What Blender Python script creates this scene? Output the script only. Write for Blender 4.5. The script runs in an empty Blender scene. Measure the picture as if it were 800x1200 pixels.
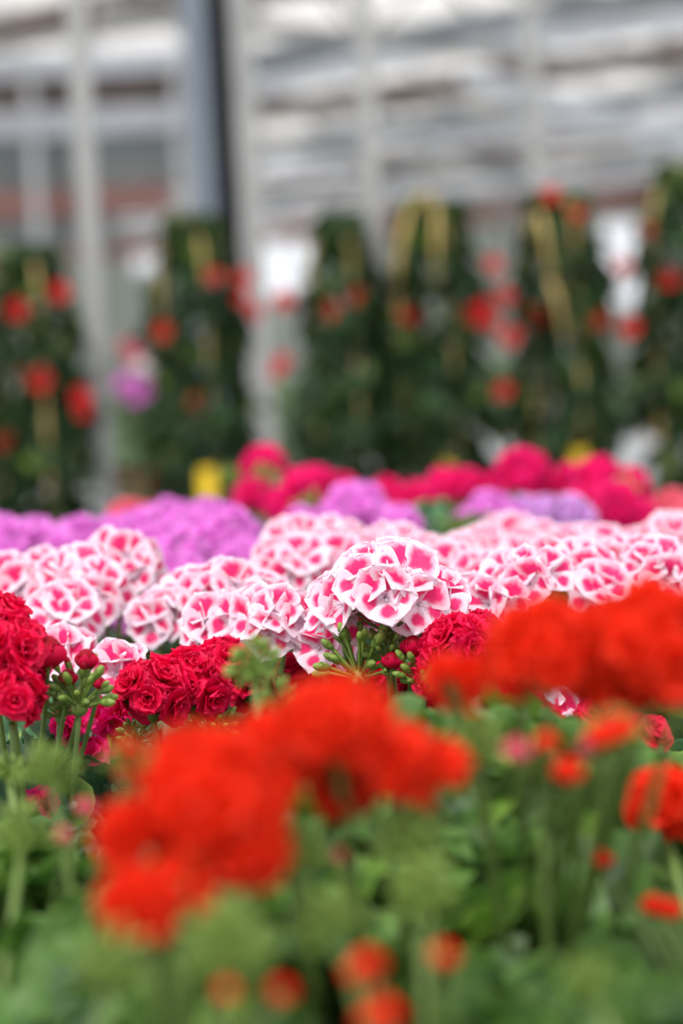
import bpy, math, random
from mathutils import Vector, Matrix, Quaternion, Euler
R = random.Random(7)
C = bpy.context.scene.collection
PI = math.pi
rad = math.radians

# ------------------------------------------------------------------ camera
CAM = Vector((0, 0, 1.29))
FPX = 85 / 24 * 800
TILT, ROLL = math.atan(176 / FPX), rad(3.0)
cam_rot = (Matrix.Rotation(PI/2 - TILT, 3, 'X') @ Matrix.Rotation(-ROLL, 3, 'Z'))
cd = bpy.data.cameras.new('camera'); cam = bpy.data.objects.new('camera', cd); C.objects.link(cam)
cam.location = CAM; cam.rotation_euler = cam_rot.to_euler()
cd.sensor_fit = 'HORIZONTAL'; cd.sensor_width = 24; cd.lens = 85; cd.clip_end = 300; cd.clip_start = .05
cd.dof.use_dof = True; cd.dof.focus_distance = 1.5; cd.dof.aperture_fstop = 3.8
bpy.context.scene.camera = cam

def at(px, py, d):
    """place in the greenhouse seen at a pixel, d metres along the view"""
    return CAM + cam_rot @ Vector(((px - 400) / FPX * d, -(py - 600) / FPX * d, -d))

# ------------------------------------------------------------------ materials
def mat(name, col=(.5, .5, .5), rough=.6, metal=0.0, transl=0.0, noise=0.0, nscale=8.0, spec=.5, tcol=None, island=0.0):
    m = bpy.data.materials.new(name); m.use_nodes = True
    nt = m.node_tree; N = nt.nodes; L = nt.links; N.clear()
    out = N.new('ShaderNodeOutputMaterial')
    p = N.new('ShaderNodeBsdfPrincipled')
    p.inputs['Roughness'].default_value = rough; p.inputs['Metallic'].default_value = metal
    p.inputs['Specular IOR Level'].default_value = spec
    rgb = N.new('ShaderNodeRGB'); rgb.outputs[0].default_value = (*col, 1)
    src = rgb.outputs[0]
    if noise:
        tc = N.new('ShaderNodeTexCoord'); tn = N.new('ShaderNodeTexNoise')
        tn.inputs['Scale'].default_value = nscale; tn.inputs['Detail'].default_value = 4
        L.new(tc.outputs['Object'], tn.inputs['Vector'])
        mr = N.new('ShaderNodeMapRange'); mr.inputs['From Min'].default_value = .3; mr.inputs['From Max'].default_value = .7
        mr.inputs['To Min'].default_value = 1 - noise; mr.inputs['To Max'].default_value = 1 + noise
        L.new(tn.outputs['Fac'], mr.inputs['Value'])
        hs = N.new('ShaderNodeHueSaturation'); L.new(src, hs.inputs['Color']); L.new(mr.outputs[0], hs.inputs['Value'])
        src = hs.outputs[0]
    if island:
        g = N.new('ShaderNodeNewGeometry'); mr = N.new('ShaderNodeMapRange')
        mr.inputs['To Min'].default_value = 1 - island; mr.inputs['To Max'].default_value = 1 + island
        L.new(g.outputs['Random Per Island'], mr.inputs['Value'])
        hs = N.new('ShaderNodeHueSaturation'); L.new(src, hs.inputs['Color']); L.new(mr.outputs[0], hs.inputs['Value'])
        src = hs.outputs[0]
    m['src'] = 1
    L.new(src, p.inputs['Base Color'])
    if transl:
        t = N.new('ShaderNodeBsdfTranslucent'); mx = N.new('ShaderNodeMixShader'); mx.inputs[0].default_value = transl
        if tcol: t.inputs['Color'].default_value = (*tcol, 1)
        else: L.new(src, t.inputs['Color'])
        L.new(p.outputs[0], mx.inputs[1]); L.new(t.outputs[0], mx.inputs[2]); L.new(mx.outputs[0], out.inputs['Surface'])
    else:
        L.new(p.outputs[0], out.inputs['Surface'])
    return m

def petal_mat(name, centre, mid, edge, e0=.0, e1=1.0, transl=.35, island=.12, vein=0.0):
    """petal colour runs from its claw (s=0) to its rim (s=1); UV.y = s"""
    m = bpy.data.materials.new(name); m.use_nodes = True
    nt = m.node_tree; N = nt.nodes; L = nt.links; N.clear()
    out = N.new('ShaderNodeOutputMaterial'); uv = N.new('ShaderNodeUVMap'); sp = N.new('ShaderNodeSeparateXYZ')
    L.new(uv.outputs[0], sp.inputs[0])
    cr = N.new('ShaderNodeValToRGB'); e = cr.color_ramp.elements
    e[0].position = e0; e[0].color = (*centre, 1); e[1].position = e1; e[1].color = (*edge, 1)
    q = e.new((e0 + e1) / 2); q.color = (*mid, 1)
    L.new(sp.outputs['Y'], cr.inputs['Fac'])
    g = N.new('ShaderNodeNewGeometry'); mr = N.new('ShaderNodeMapRange')
    mr.inputs['To Min'].default_value = 1 - island; mr.inputs['To Max'].default_value = 1 + island
    L.new(g.outputs['Random Per Island'], mr.inputs['Value'])
    hs = N.new('ShaderNodeHueSaturation'); L.new(cr.outputs[0], hs.inputs['Color']); L.new(mr.outputs[0], hs.inputs['Value'])
    p = N.new('ShaderNodeBsdfPrincipled'); p.inputs['Roughness'].default_value = .55; p.inputs['Specular IOR Level'].default_value = .25
    t = N.new('ShaderNodeBsdfTranslucent'); mx = N.new('ShaderNodeMixShader'); mx.inputs[0].default_value = transl
    L.new(hs.outputs[0], p.inputs['Base Color']); L.new(hs.outputs[0], t.inputs['Color'])
    L.new(p.outputs[0], mx.inputs[1]); L.new(t.outputs[0], mx.inputs[2]); L.new(mx.outputs[0], out.inputs['Surface'])
    return m

def blotch_mat(name, white, pink, deep):
    """regal pelargonium petal: white rim and claw, deep pink blotch; UV.x = across (0..1), upper petals shifted by 2"""
    m = bpy.data.materials.new(name); m.use_nodes = True
    nt = m.node_tree; N = nt.nodes; L = nt.links; N.clear()
    def math_(op, a, b=None):
        n = N.new('ShaderNodeMath'); n.operation = op
        for i, v in enumerate((a, b)):
            if v is None: continue
            if isinstance(v, (int, float)): n.inputs[i].default_value = v
            else: L.new(v, n.inputs[i])
        return n.outputs[0]
    out = N.new('ShaderNodeOutputMaterial'); uv = N.new('ShaderNodeUVMap'); sp = N.new('ShaderNodeSeparateXYZ')
    L.new(uv.outputs[0], sp.inputs[0])
    up = math_('GREATER_THAN', sp.outputs['X'], 1.5)
    x = math_('SUBTRACT', sp.outputs['X'], math_('MULTIPLY', up, 2.0))
    t = math_('MULTIPLY', math_('SUBTRACT', x, .5), 2.0)
    s = sp.outputs['Y']
    nz = N.new('ShaderNodeTexNoise'); nz.inputs['Scale'].default_value = 6; L.new(uv.outputs[0], nz.inputs['Vector'])
    jit = math_('MULTIPLY', math_('SUBTRACT', nz.outputs['Fac'], .5), 1.5)
    a = math_('DIVIDE', math_('SUBTRACT', s, .50), math_('ADD', .24, math_('MULTIPLY', up, .09)))
    b = math_('DIVIDE', t, math_('ADD', .50, math_('MULTIPLY', up, .16)))
    r2 = math_('ADD', math_('ADD', math_('MULTIPLY', a, a), math_('MULTIPLY', b, b)), jit)
    mr = N.new('ShaderNodeMapRange'); mr.interpolation_type = 'SMOOTHSTEP'
    mr.inputs['From Min'].default_value = 1.7; mr.inputs['From Max'].default_value = .25
    L.new(r2, mr.inputs['Value'])
    # faint pink flush over the rest of the petal
    fl = N.new('ShaderNodeMapRange'); fl.inputs['From Min'].default_value = 3.5; fl.inputs['From Max'].default_value = .8
    fl.inputs['To Max'].default_value = .32; L.new(r2, fl.inputs['Value'])
    m1 = N.new('ShaderNodeMix'); m1.data_type = 'RGBA'; m1.inputs['A'].default_value = (*white, 1); m1.inputs['B'].default_value = (*pink, 1)
    L.new(fl.outputs[0], m1.inputs['Factor'])
    m2 = N.new('ShaderNodeMix'); m2.data_type = 'RGBA'; m2.inputs['B'].default_value = (*deep, 1)
    L.new(m1.outputs['Result'], m2.inputs['A']); L.new(mr.outputs[0], m2.inputs['Factor'])
    p = N.new('ShaderNodeBsdfPrincipled'); p.inputs['Roughness'].default_value = .5; p.inputs['Specular IOR Level'].default_value = .25
    tr = N.new('ShaderNodeBsdfTranslucent'); mx = N.new('ShaderNodeMixShader'); mx.inputs[0].default_value = .35
    L.new(m2.outputs['Result'], p.inputs['Base Color']); L.new(m2.outputs['Result'], tr.inputs['Color'])
    L.new(p.outputs[0], mx.inputs[1]); L.new(tr.outputs[0], mx.inputs[2]); L.new(mx.outputs[0], out.inputs['Surface'])
    return m

def leaf_mat(name, dark, light, rim, transl=.3):
    """geranium blade: UV.y = radius, UV.x = angle; paler veins and rim"""
    m = bpy.data.materials.new(name); m.use_nodes = True
    nt = m.node_tree; N = nt.nodes; L = nt.links; N.clear()
    out = N.new('ShaderNodeOutputMaterial'); uv = N.new('ShaderNodeUVMap'); sp = N.new('ShaderNodeSeparateXYZ')
    L.new(uv.outputs[0], sp.inputs[0])
    cr = N.new('ShaderNodeValToRGB'); e = cr.color_ramp.elements
    e[0].position = 0; e[0].color = (*light, 1); e[1].position = 1; e[1].color = (*rim, 1)
    for pos, c in ((.3, dark), (.62, dark), (.72, light), (.9, light)):
        q = e.new(pos); q.color = (*c, 1)
    L.new(sp.outputs['Y'], cr.inputs['Fac'])
    tc = N.new('ShaderNodeTexCoord'); tn = N.new('ShaderNodeTexNoise'); tn.inputs['Scale'].default_value = 45
    L.new(tc.outputs['Object'], tn.inputs['Vector'])
    g = N.new('ShaderNodeNewGeometry')
    ad = N.new('ShaderNodeMath'); ad.operation = 'ADD'; L.new(g.outputs['Random Per Island'], ad.inputs[0]); L.new(tn.outputs['Fac'], ad.inputs[1])
    mr = N.new('ShaderNodeMapRange'); mr.inputs['From Max'].default_value = 1.6; mr.inputs['From Min'].default_value = .3
    mr.inputs['To Min'].default_value = .6; mr.inputs['To Max'].default_value = 1.4
    L.new(ad.outputs[0], mr.inputs['Value'])
    hs = N.new('ShaderNodeHueSaturation'); L.new(cr.outputs[0], hs.inputs['Color']); L.new(mr.outputs[0], hs.inputs['Value'])
    p = N.new('ShaderNodeBsdfPrincipled'); p.inputs['Roughness'].default_value = .5; p.inputs['Specular IOR Level'].default_value = .4
    tr = N.new('ShaderNodeBsdfTranslucent'); mx = N.new('ShaderNodeMixShader'); mx.inputs[0].default_value = transl
    L.new(hs.outputs[0], p.inputs['Base Color']); L.new(hs.outputs[0], tr.inputs['Color'])
    L.new(p.outputs[0], mx.inputs[1]); L.new(tr.outputs[0], mx.inputs[2]); L.new(mx.outputs[0], out.inputs['Surface'])
    return m

M = {
 'orange': petal_mat('orange_red_petal', (1, .022, .002), (1, .042, .008), (1, .058, .016), transl=.52, island=.05),
 'crimson': petal_mat('crimson_petal', (.42, .0, .02), (.80, .001, .06), (.90, .008, .10), transl=.4, island=.22),
 'pink': blotch_mat('white_and_pink_petal', (.99, .86, .95), (.96, .42, .68), (.92, .03, .20)),
 'violet': petal_mat('violet_pink_petal', (.80, .12, .66), (.92, .28, .84), (.97, .42, .92), transl=.4, island=.1),
 'lilac': petal_mat('lilac_petal', (.62, .18, .70), (.80, .38, .86), (.92, .66, .95), transl=.4, island=.15),
 'magenta': petal_mat('magenta_petal', (.72, .0, .10), (.92, .006, .20), (.98, .02, .26), transl=.4, island=.15),
 'coral': petal_mat('coral_pink_petal', (.75, .05, .1), (.9, .12, .2), (1, .3, .42), transl=.4, island=.15),
 'white': petal_mat('white_petal', (.9, .8, .75), (1, .95, .95), (1, .97, .98), transl=.4, island=.05),
 'scarlet': petal_mat('scarlet_petal', (.35, .0, .0), (.60, .003, .006), (.70, .010, .016), transl=.3, island=.1),
 'leaf': leaf_mat('geranium_leaf', (.030, .092, .014), (.070, .17, .024), (.13, .25, .05)),
 'leaf_blue': leaf_mat('geranium_leaf_cool', (.024, .085, .032), (.05, .15, .055), (.12, .26, .12)),
 'leaf_yellow': leaf_mat('geranium_leaf_young', (.07, .16, .016), (.13, .24, .03), (.2, .33, .06)),
 'stalk': mat('green_stalk', (.17, .26, .06), .5, transl=.15, noise=.15, nscale=30),
 'pedicel': mat('pedicel', (.13, .22, .04), .5, transl=.15, island=.3),
 'sepal': mat('sepal', (.22, .33, .06), .5, transl=.2, island=.3),
 'soil': mat('peat', (.03, .018, .01), .95, noise=.4, nscale=60),
 'pot': mat('brown_plastic_pot', (.28, .07, .035), .55, noise=.08, nscale=5),
 'redpot': mat('red_plastic_pot', (.42, .03, .02), .45, noise=.08, nscale=5),
 'vineleaf': mat('vine_leaf', (.015, .045, .012), .5, spec=.25, transl=.22, island=.5),
 'vineleaf2': mat('vine_leaf_young', (.075, .12, .018), .4, transl=.3, island=.5),
 'shrubleaf': mat('shrub_leaf', (.13, .21, .10), .5, transl=.3, island=.45),
 'cane': mat('tan_cane', (.50, .36, .12), .55, noise=.15, nscale=20),
 'tag': mat('yellow_tag', (.9, .60, .02), .5, noise=.03),
 'steel': mat('galvanised_steel', (.33, .33, .325), .6, metal=.0, noise=.10, nscale=6),
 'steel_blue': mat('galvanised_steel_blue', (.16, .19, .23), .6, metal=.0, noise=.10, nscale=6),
 'shaded_steel': mat('shade_dark_steel', (.008, .008, .010), .8, spec=.1, noise=.1),  # near-black colour stands for the shade between the column's flanges
 'alu': mat('aluminium', (.62, .63, .65), .4, metal=.5, noise=.05),
 'rust': mat('brown_purlin', (.15, .11, .10), .6, noise=.2, nscale=3),
 'screen': mat('shade_cloth', (.84, .87, .92), .8, transl=.6, noise=.1, nscale=6),
 'glass_roof': mat('whitewashed_glass', (.85, .83, .82), .6, transl=.88, noise=.16, nscale=.9, tcol=(.93, .92, .91)),
 'wallpanel': mat('frosted_wall_sheet', (.50, .55, .50), .6, transl=.5, noise=.2, nscale=1.2, tcol=(.42, .47, .42)),
 'concrete': mat('concrete_floor', (.33, .34, .33), .85, noise=.2, nscale=1.5),
 'brick': mat('red_brown_boarding', (.30, .14, .12), .8, noise=.25, nscale=2),
 'greysheet': mat('grey_partition_sheet', (.34, .37, .37), .7, noise=.18, nscale=1.5, transl=.3),
 'outgreen': mat('hedge_green', (.16, .26, .12), .8, transl=.2, island=.3),
}

# ------------------------------------------------------------------ mesh builder
class MB:
    def __init__(s): s.v = []; s.f = []; s.uv = []; s.mi = []; s.i = 0
    def face(s, idx, uvs=None):
        s.f.append(tuple(idx)); s.uv.append(uvs or [(0, 0)] * len(idx)); s.mi.append(s.i)
    def add(s, o, mtx=None):
        b = len(s.v)
        s.v += [mtx @ Vector(p) for p in o.v] if mtx else o.v
        for f, u, m in zip(o.f, o.uv, o.mi):
            s.f.append(tuple(b + k for k in f)); s.uv.append(u); s.mi.append(s.i if s.i else m)
    def box(s, x0, x1, y0, y1, z0, z1, mtx=None):
        b = len(s.v)
        p = [Vector((x, y, z)) for z in (z0, z1) for y in (y0, y1) for x in (x0, x1)]
        s.v += [mtx @ q for q in p] if mtx else p
        for f in ((0, 2, 3, 1), (4, 5, 7, 6), (0, 1, 5, 4), (1, 3, 7, 5), (3, 2, 6, 7), (2, 0, 4, 6)):
            s.face([b + k for k in f])
    def beam(s, a, b_, w, h):
        a, b_ = Vector(a), Vector(b_); d = b_ - a; L = d.length
        q = d.to_track_quat('X', 'Z').to_matrix().to_4x4()
        s.box(0, L, -w/2, w/2, -h/2, h/2, Matrix.Translation(a) @ q)
    def tube(s, pts, r, n=6, cap=True):
        pts = [Vector(p) for p in pts]
        rs = r if isinstance(r, (list, tuple)) else [r] * len(pts)
        b = len(s.v)
        for i, p in enumerate(pts):
            d = (pts[min(i+1, len(pts)-1)] - pts[max(i-1, 0)]).normalized()
            q = d.to_track_quat('Z', 'Y')
            for k in range(n):
                a = 2*PI*k/n
                s.v.append(p + q @ Vector((math.cos(a)*rs[i], math.sin(a)*rs[i], 0)))
        for i in range(len(pts)-1):
            for k in range(n):
                s.face([b+i*n+k, b+i*n+(k+1) % n, b+(i+1)*n+(k+1) % n, b+(i+1)*n+k])
        if cap:
            s.face([b+k for k in range(n)][::-1]); s.face([b+(len(pts)-1)*n+k for k in range(n)])
    def lathe(s, prof, n=20, mtx=None):
        b = len(s.v)
        for r, z in prof:
            for k in range(n):
                a = 2*PI*k/n; p = Vector((r*math.cos(a), r*math.sin(a), z)); s.v.append(mtx @ p if mtx else p)
        for i in range(len(prof)-1):
            for k in range(n):
                s.face([b+i*n+k, b+i*n+(k+1) % n, b+(i+1)*n+(k+1) % n, b+(i+1)*n+k], )
    def ball(s, c, r, n=8, m=6, sc=(1, 1, 1), mtx=None):
        prof = [(r*math.sin(PI*i/m)*1.0 + 1e-5, -r*math.cos(PI*i/m)) for i in range(m+1)]
        T = Matrix.Translation(Vector(c)) @ (mtx or Matrix.Identity(4)) @ Matrix.Diagonal((*sc, 1))
        s.lathe(prof, n, T)
    def mesh(s, name, mats, smooth=True):
        me = bpy.data.meshes.new(name)
        me.from_pydata([tuple(p) for p in s.v], [], s.f)
        u = me.uv_layers.new(name='UVMap'); flat = [c for f in s.uv for q in f for c in q]; u.data.foreach_set('uv', flat)
        for m in (mats if isinstance(mats, (list, tuple)) else [mats]): me.materials.append(M[m] if isinstance(m, str) else m)
        me.polygons.foreach_set('material_index', s.mi)
        me.polygons.foreach_set('use_smooth', [smooth]*len(me.polygons)); me.update()
        return me

def link(name, me, parent=None, loc=(0, 0, 0), rot=None):
    o = bpy.data.objects.new(name, me); C.objects.link(o); o.location = loc
    if rot is not None: o.rotation_mode = 'QUATERNION'; o.rotation_quaternion = rot
    if parent: o.parent = parent
    return o
def thing(name, label, cat, loc=(0, 0, 0), rz=0, group=None, me=None):
    o = bpy.data.objects.new(name, me); C.objects.link(o); o.location = loc; o.rotation_euler = (0, 0, rz)
    o['label'] = label; o['category'] = cat
    if group: o['group'] = group
    return o
def struct(name, me):
    o = bpy.data.objects.new(name, me); C.objects.link(o); o['kind'] = 'structure'; return o

# ------------------------------------------------------------------ petals and florets
def petal(mb, L, W, e0, e1, ruf=.08, ph=0, mtx=None, ns=5, nt=5, ushift=0, cup=.15, base=.25):
    """blade starting at the origin along +X, rising by e0 and bending to e0+e1"""
    b = len(mb.v); x = z = 0
    rows = []
    S = [1-(1-i/ns)**1.6 for i in range(ns+1)] if ns > 5 else [i/ns for i in range(ns+1)]
    for i, s in enumerate(S):
        if i:
            ds = s-S[i-1]; th = e0 + e1*(s-.5*ds); x += math.cos(th)*L*ds; z += math.sin(th)*L*ds
        th = e0 + e1*s
        if s < .62: k = s/.62; w = base + (1-base)*(k*k*(3-2*k))
        else: w = math.sqrt(max(0, 1-((s-.62)/.385)**2))
        rows.append((s, x, z, th, w*W/2))
    for s, x, z, th, w in rows:
        for j in range(nt+1):
            t = 2*j/nt-1
            back = L*.16*t*t*s*s
            up = cup*w*t*t + ruf*L*math.sin(t*4.2+ph)*s*s + ruf*.5*L*math.sin(t*9+ph*2)*s*s*s
            p = Vector((x - back*math.cos(th) - up*math.sin(th), t*w, z - back*math.sin(th) + up*math.cos(th)))
            mb.v.append(mtx @ p if mtx else p)
    n = nt+1
    for i in range(ns):
        for j in range(nt):
            mb.face([b+i*n+j, b+(i+1)*n+j, b+(i+1)*n+j+1, b+i*n+j+1],
                    [(ushift+j/nt, S[i]), (ushift+j/nt, S[i+1]), (ushift+(j+1)/nt, S[i+1]), (ushift+(j+1)/nt, S[i])])

def rosette(rng, D=.03, ns=4, nt=4, layers=((6, .45, -.45, 1.), (5, .95, -.35, .88), (4, 1.25, -.1, .68), (3, 1.45, .2, .45)), ruf=.08):
    mb = MB(); r = D/2
    for li, (n, e0, e1, ls) in enumerate(layers):
        a0 = rng.random()*6
        for k in range(n):
            a = a0 + 2*PI*k/n + rng.uniform(-.15, .15)
            L = r*1.08*ls*rng.uniform(.9, 1.08)
            m = Matrix.Rotation(a, 4, 'Z') @ Matrix.Rotation(rng.uniform(-.15, .15), 4, 'X') @ Matrix.Translation((r*.05, 0, li*r*.06))
            petal(mb, L, L*1.25, e0+rng.uniform(-.15, .15), e1+rng.uniform(-.2, .2), ruf, rng.random()*6, m, ns, nt)
    return mb
def regal(rng, D=.042, ns=9, nt=10):
    mb = MB(); r = D/2
    for k in range(5):
        upper = k in (0, 1)
        a = {0: rad(58), 1: rad(122), 2: rad(192), 3: rad(270), 4: rad(348)}[k] + rng.uniform(-.08, .08)
        L = r*(1.2 if upper else 1.08)*rng.uniform(.95, 1.05)
        m = Matrix.Rotation(a, 4, 'Z') @ Matrix.Translation((r*.04, 0, .0006*k)) @ Matrix.Rotation(rng.uniform(-.1, .1), 4, 'X')
        petal(mb, L, L*(1.25 if upper else 1.12), .62+rng.uniform(-.15, .15), -.70+rng.uniform(-.15, .15), .034, rng.random()*6, m, ns, nt, 2 if upper else 0, .12, .22)
    for k in range(4):
        a = k*1.6; mb.tube([(0, 0, 0), (math.cos(a)*r*.1, math.sin(a)*r*.1, r*.3), (math.cos(a)*r*.14, math.sin(a)*r*.14-.001, r*.5)], r*.018, 4)
    return mb
def funnel(rng, D=.07):
    mb = MB()
    mb.lathe([(D*.03, -D*.45), (D*.07, -D*.2), (D*.10, 0), (D*.12, D*.02)], 10)
    for k in range(5):
        petal(mb, D*.47, D*.46, .35, -.45, .05, rng.random()*6, Matrix.Rotation(k*2*PI/5, 4, 'Z') @ Matrix.Translation((D*.08, 0, 0)), 4, 4)
    return mb

rng = random.Random(3)
FL = {}
def reg(kind, gen, n, matname):
    FL[kind] = []
    for i in range(n):
        mb = gen(); FL[kind].append((mb, mb.mesh(kind+'_floret', matname)))
reg('orange', lambda: rosette(rng, .034, ruf=.09), 4, 'orange')
reg('crimson', lambda: rosette(rng, .037, 6, 5, ruf=.07, layers=((6, .5, -.55, 1.), (5, .95, -.45, .86), (4, 1.2, -.2, .66), (3, 1.35, .1, .45))), 5, 'crimson')
reg('pink', lambda: regal(rng), 6, 'pink')
def flat_rosette(D): return rosette(rng, D, 3, 3, ((5, .35, -.3, 1.), (4, .9, -.2, .75)), .09)
for k in ('violet', 'lilac', 'magenta', 'coral', 'white'): reg(k, lambda: flat_rosette(.028), 3, k)

def fib(n, zmin, rng, jit=.12):
    out = []; g = PI*(3-math.sqrt(5)); a0 = rng.random()*6
    for i in range(n):
        z = 1-(1-zmin)*(i+.5)/n; r = math.sqrt(max(0, 1-z*z)); a = a0+i*g
        out.append(Vector((r*math.cos(a)+rng.uniform(-jit, jit), r*math.sin(a)+rng.uniform(-jit, jit), z+rng.uniform(-jit, jit))).normalized())
    return out

SPEC = {  # florets on a head of the reference width, that width, floret scale, floret overhang, lowest direction
 'orange': (22, .062, .66, .013, -.45), 'crimson': (14, .060, .76, .012, -.4), 'pink': (12, .075, .92, .014, -.2),
 'violet': (24, .072, 1.0, .010, -.3), 'lilac': (20, .070, 1.0, .010, -.3), 'magenta': (24, .068, 1.0, .010, -.4),
 'coral': (20, .066, 1.0, .010, -.3), 'white': (16, .066, 1.0, .010, -.3)}

def bud_mb(rng, r=.0035, tip=True):
    mb = MB(); mb.i = 0
    mb.ball((0, 0, r*1.3), r, 7, 5, (.8, .8, 1.7))
    for k in range(5):
        petal(mb, r*2.2, r*1.1, 1.2, .25, .0, 0, Matrix.Rotation(k*1.257, 4, 'Z') @ Matrix.Translation((r*.35, 0, 0)), 3, 2)
    if tip:
        mb.i = 1; mb.ball((0, 0, r*2.4), r*.75, 6, 5, (1, 1, 1.5)); mb.i = 0
    return mb

def build_head(kind, parent, c, diam, rng, separate, look=None, lop=None):
    """flower_head = umbel of pedicels; its florets are its own children when they can be told apart"""
    n0, ref, sc, over, zm = SPEC[kind]; R1 = max(.005, diam/2-over); n = max(3, round(n0*(diam/ref)**2))
    hub = Vector((0, 0, -R1*.75))
    mb = MB(); dirs = fib(n, zm, rng)
    if lop: dirs = [d for d in dirs if d.dot(Vector(lop)) < .75]
    mb.ball(hub, .004, 6, 4)
    fm = MB(); placed = []
    for d in dirs:
        p = d*R1*rng.uniform(.88, 1.1)
        dd = d.copy()
        if kind == 'pink': dd = (d*.8 + Vector((0, -.55, .12))).normalized()
        mb.tube([hub, (hub+p)/2 + Vector((0, 0, -.002)), p], .0010, 4, False)
        q = Vector((0, 0, 1)).rotation_difference(dd)
        if kind == 'pink':   # keep the two blotched petals uppermost
            xax = Vector((1, 0, 0)); xax = (xax - dd*xax.dot(dd)).normalized(); yax = dd.cross(xax)
            q = Matrix((xax, yax, dd)).transposed().to_quaternion() @ Quaternion((0, 0, 1), rng.uniform(-.5, .5))
        else: q = q @ Quaternion((0, 0, 1), rng.random()*6.28)
        placed.append((p, q, sc*rng.uniform(.85, 1.08)))
    if separate:
        h = link('flower_head', mb.mesh('umbel', 'pedicel'), parent, c)
        for p, q, s in placed:
            f = link('floret', rng.choice(FL[kind])[1], h, p, q); f.scale = (s, s, s)
    else:
        fm = MB(); fm.add(mb)
        n0 = len(fm.f)
        for p, q, s in placed:
            fm.add(rng.choice(FL[kind])[0], Matrix.LocRotScale(p, q, Vector((s, s, s))))
        fm.mi = [0]*n0 + [1]*(len(fm.f)-n0)
        h = link('flower_head', fm.mesh('umbel', ['pedicel', kind]), parent, c)
    return h

def stalk(parent, a, b, r=.0022, bend=.02, rng=R):
    a, b = Vector(a), Vector(b); mid = (a+b)/2 + Vector((rng.uniform(-bend, bend), rng.uniform(-bend, bend), 0))
    pts = [((1-t)**2)*a + 2*t*(1-t)*mid + t*t*b for t in [i/6 for i in range(7)]]
    mb = MB(); mb.tube(pts, [r*1.15-.02*r*i for i in range(7)], 7)
    return link('flower_stalk', mb.mesh('stalk', 'stalk'), parent)

def bud_cluster(parent, c, r, rng, red=0, n=16, colour='crimson', seps='sepal', name='bud_cluster'):
    """unopened umbel: short pedicels each with a green calyx, some showing colour"""
    mb = MB(); mb.ball((0, 0, -r*.5), r*.3, 7, 5)
    for i, d in enumerate(fib(n, -.5, rng, .2)):
        p = d*r*rng.uniform(.6, 1); p0 = Vector((0, 0, -r*.5))
        mb.i = 0; mb.tube([p0, (p0+p)*.5, p], r*.05, 4, False)
        q = Vector((0, 0, 1)).rotation_difference((d+Vector((0, 0, .3))).normalized())
        bm_ = bud_mb(rng, r*rng.uniform(.13, .19), i < red)
        b = len(mb.v); mtx = Matrix.LocRotScale(p, q, None)
        mb.v += [mtx @ v for v in bm_.v]
        for f, u, m_ in zip(bm_.f, bm_.uv, bm_.mi): mb.f.append(tuple(b+k for k in f)); mb.uv.append(u); mb.mi.append(m_)
    return link(name, mb.mesh('buds', [seps, colour]), parent, c)

def big_bud(parent, c, r, colour, rng):
    """a fat coloured bud about to open, petals wrapped over one another, in a green calyx"""
    mb = MB(); mb.i = 0
    mb.ball((0, 0, 0), r*.94, 12, 9, (1, 1, 1.05))
    for k in range(4):
        petal(mb, r*2.3, r*2.0, .15, 2.5, .02, 0, Matrix.Rotation(k*1.6+.3, 4, 'Z') @ Matrix.Translation((r*.15, 0, -r*1.02)), 8, 6, cup=.0)
    h = link('bud', mb.mesh('bud', colour), parent, c)
    s = MB()
    for k in range(5):
        petal(s, r*1.3, r*.8, .25, 1.2, 0, 0, Matrix.Rotation(k*1.257, 4, 'Z') @ Matrix.Translation((r*.1, 0, -r*1.08)), 4, 2)
    link('calyx', s.mesh('calyx', 'sepal'), h)
    return h

# ------------------------------------------------------------------ geranium leaves
def gleaf(mb, rad_, rng, mtx, lobes=9):
    b = len(mb.v); na, nr = 27, 4; cut = .42
    cup = rng.uniform(.05, .3); ph = rng.random()*6
    mb.v.append(mtx @ Vector((0, 0, 0)))
    for i in range(1, nr+1):
        rr = i/nr
        for j in range(na+1):
            u = j/na; a = -PI + cut/2 + u*(2*PI-cut)
            sc = 1 + (.07*abs(math.sin(u*PI*lobes))+.02*math.sin(u*60))*rr*rr
            r = rad_*rr*sc
            z = cup*rad_*rr*rr + .10*rad_*rr*rr*math.cos(u*2*PI*lobes/1.5+ph) - .06*rad_*math.sin(rr*PI)*abs(math.sin(u*PI*7))
            mb.v.append(mtx @ Vector((r*math.cos(a)+rad_*.1, r*math.sin(a), z)))
    n = na+1
    for j in range(na):
        mb.face([b, b+1+j, b+2+j], [(j/na, 0), (j/na, 1/nr), ((j+1)/na, 1/nr)])
        for i in range(nr-1):
            o = b+1+i*n
            mb.face([o+j, o+n+j, o+n+j+1, o+j+1], [(j/na, (i+1)/nr), (j/na, (i+2)/nr), ((j+1)/na, (i+2)/nr), ((j+1)/na, (i+1)/nr)])

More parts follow.
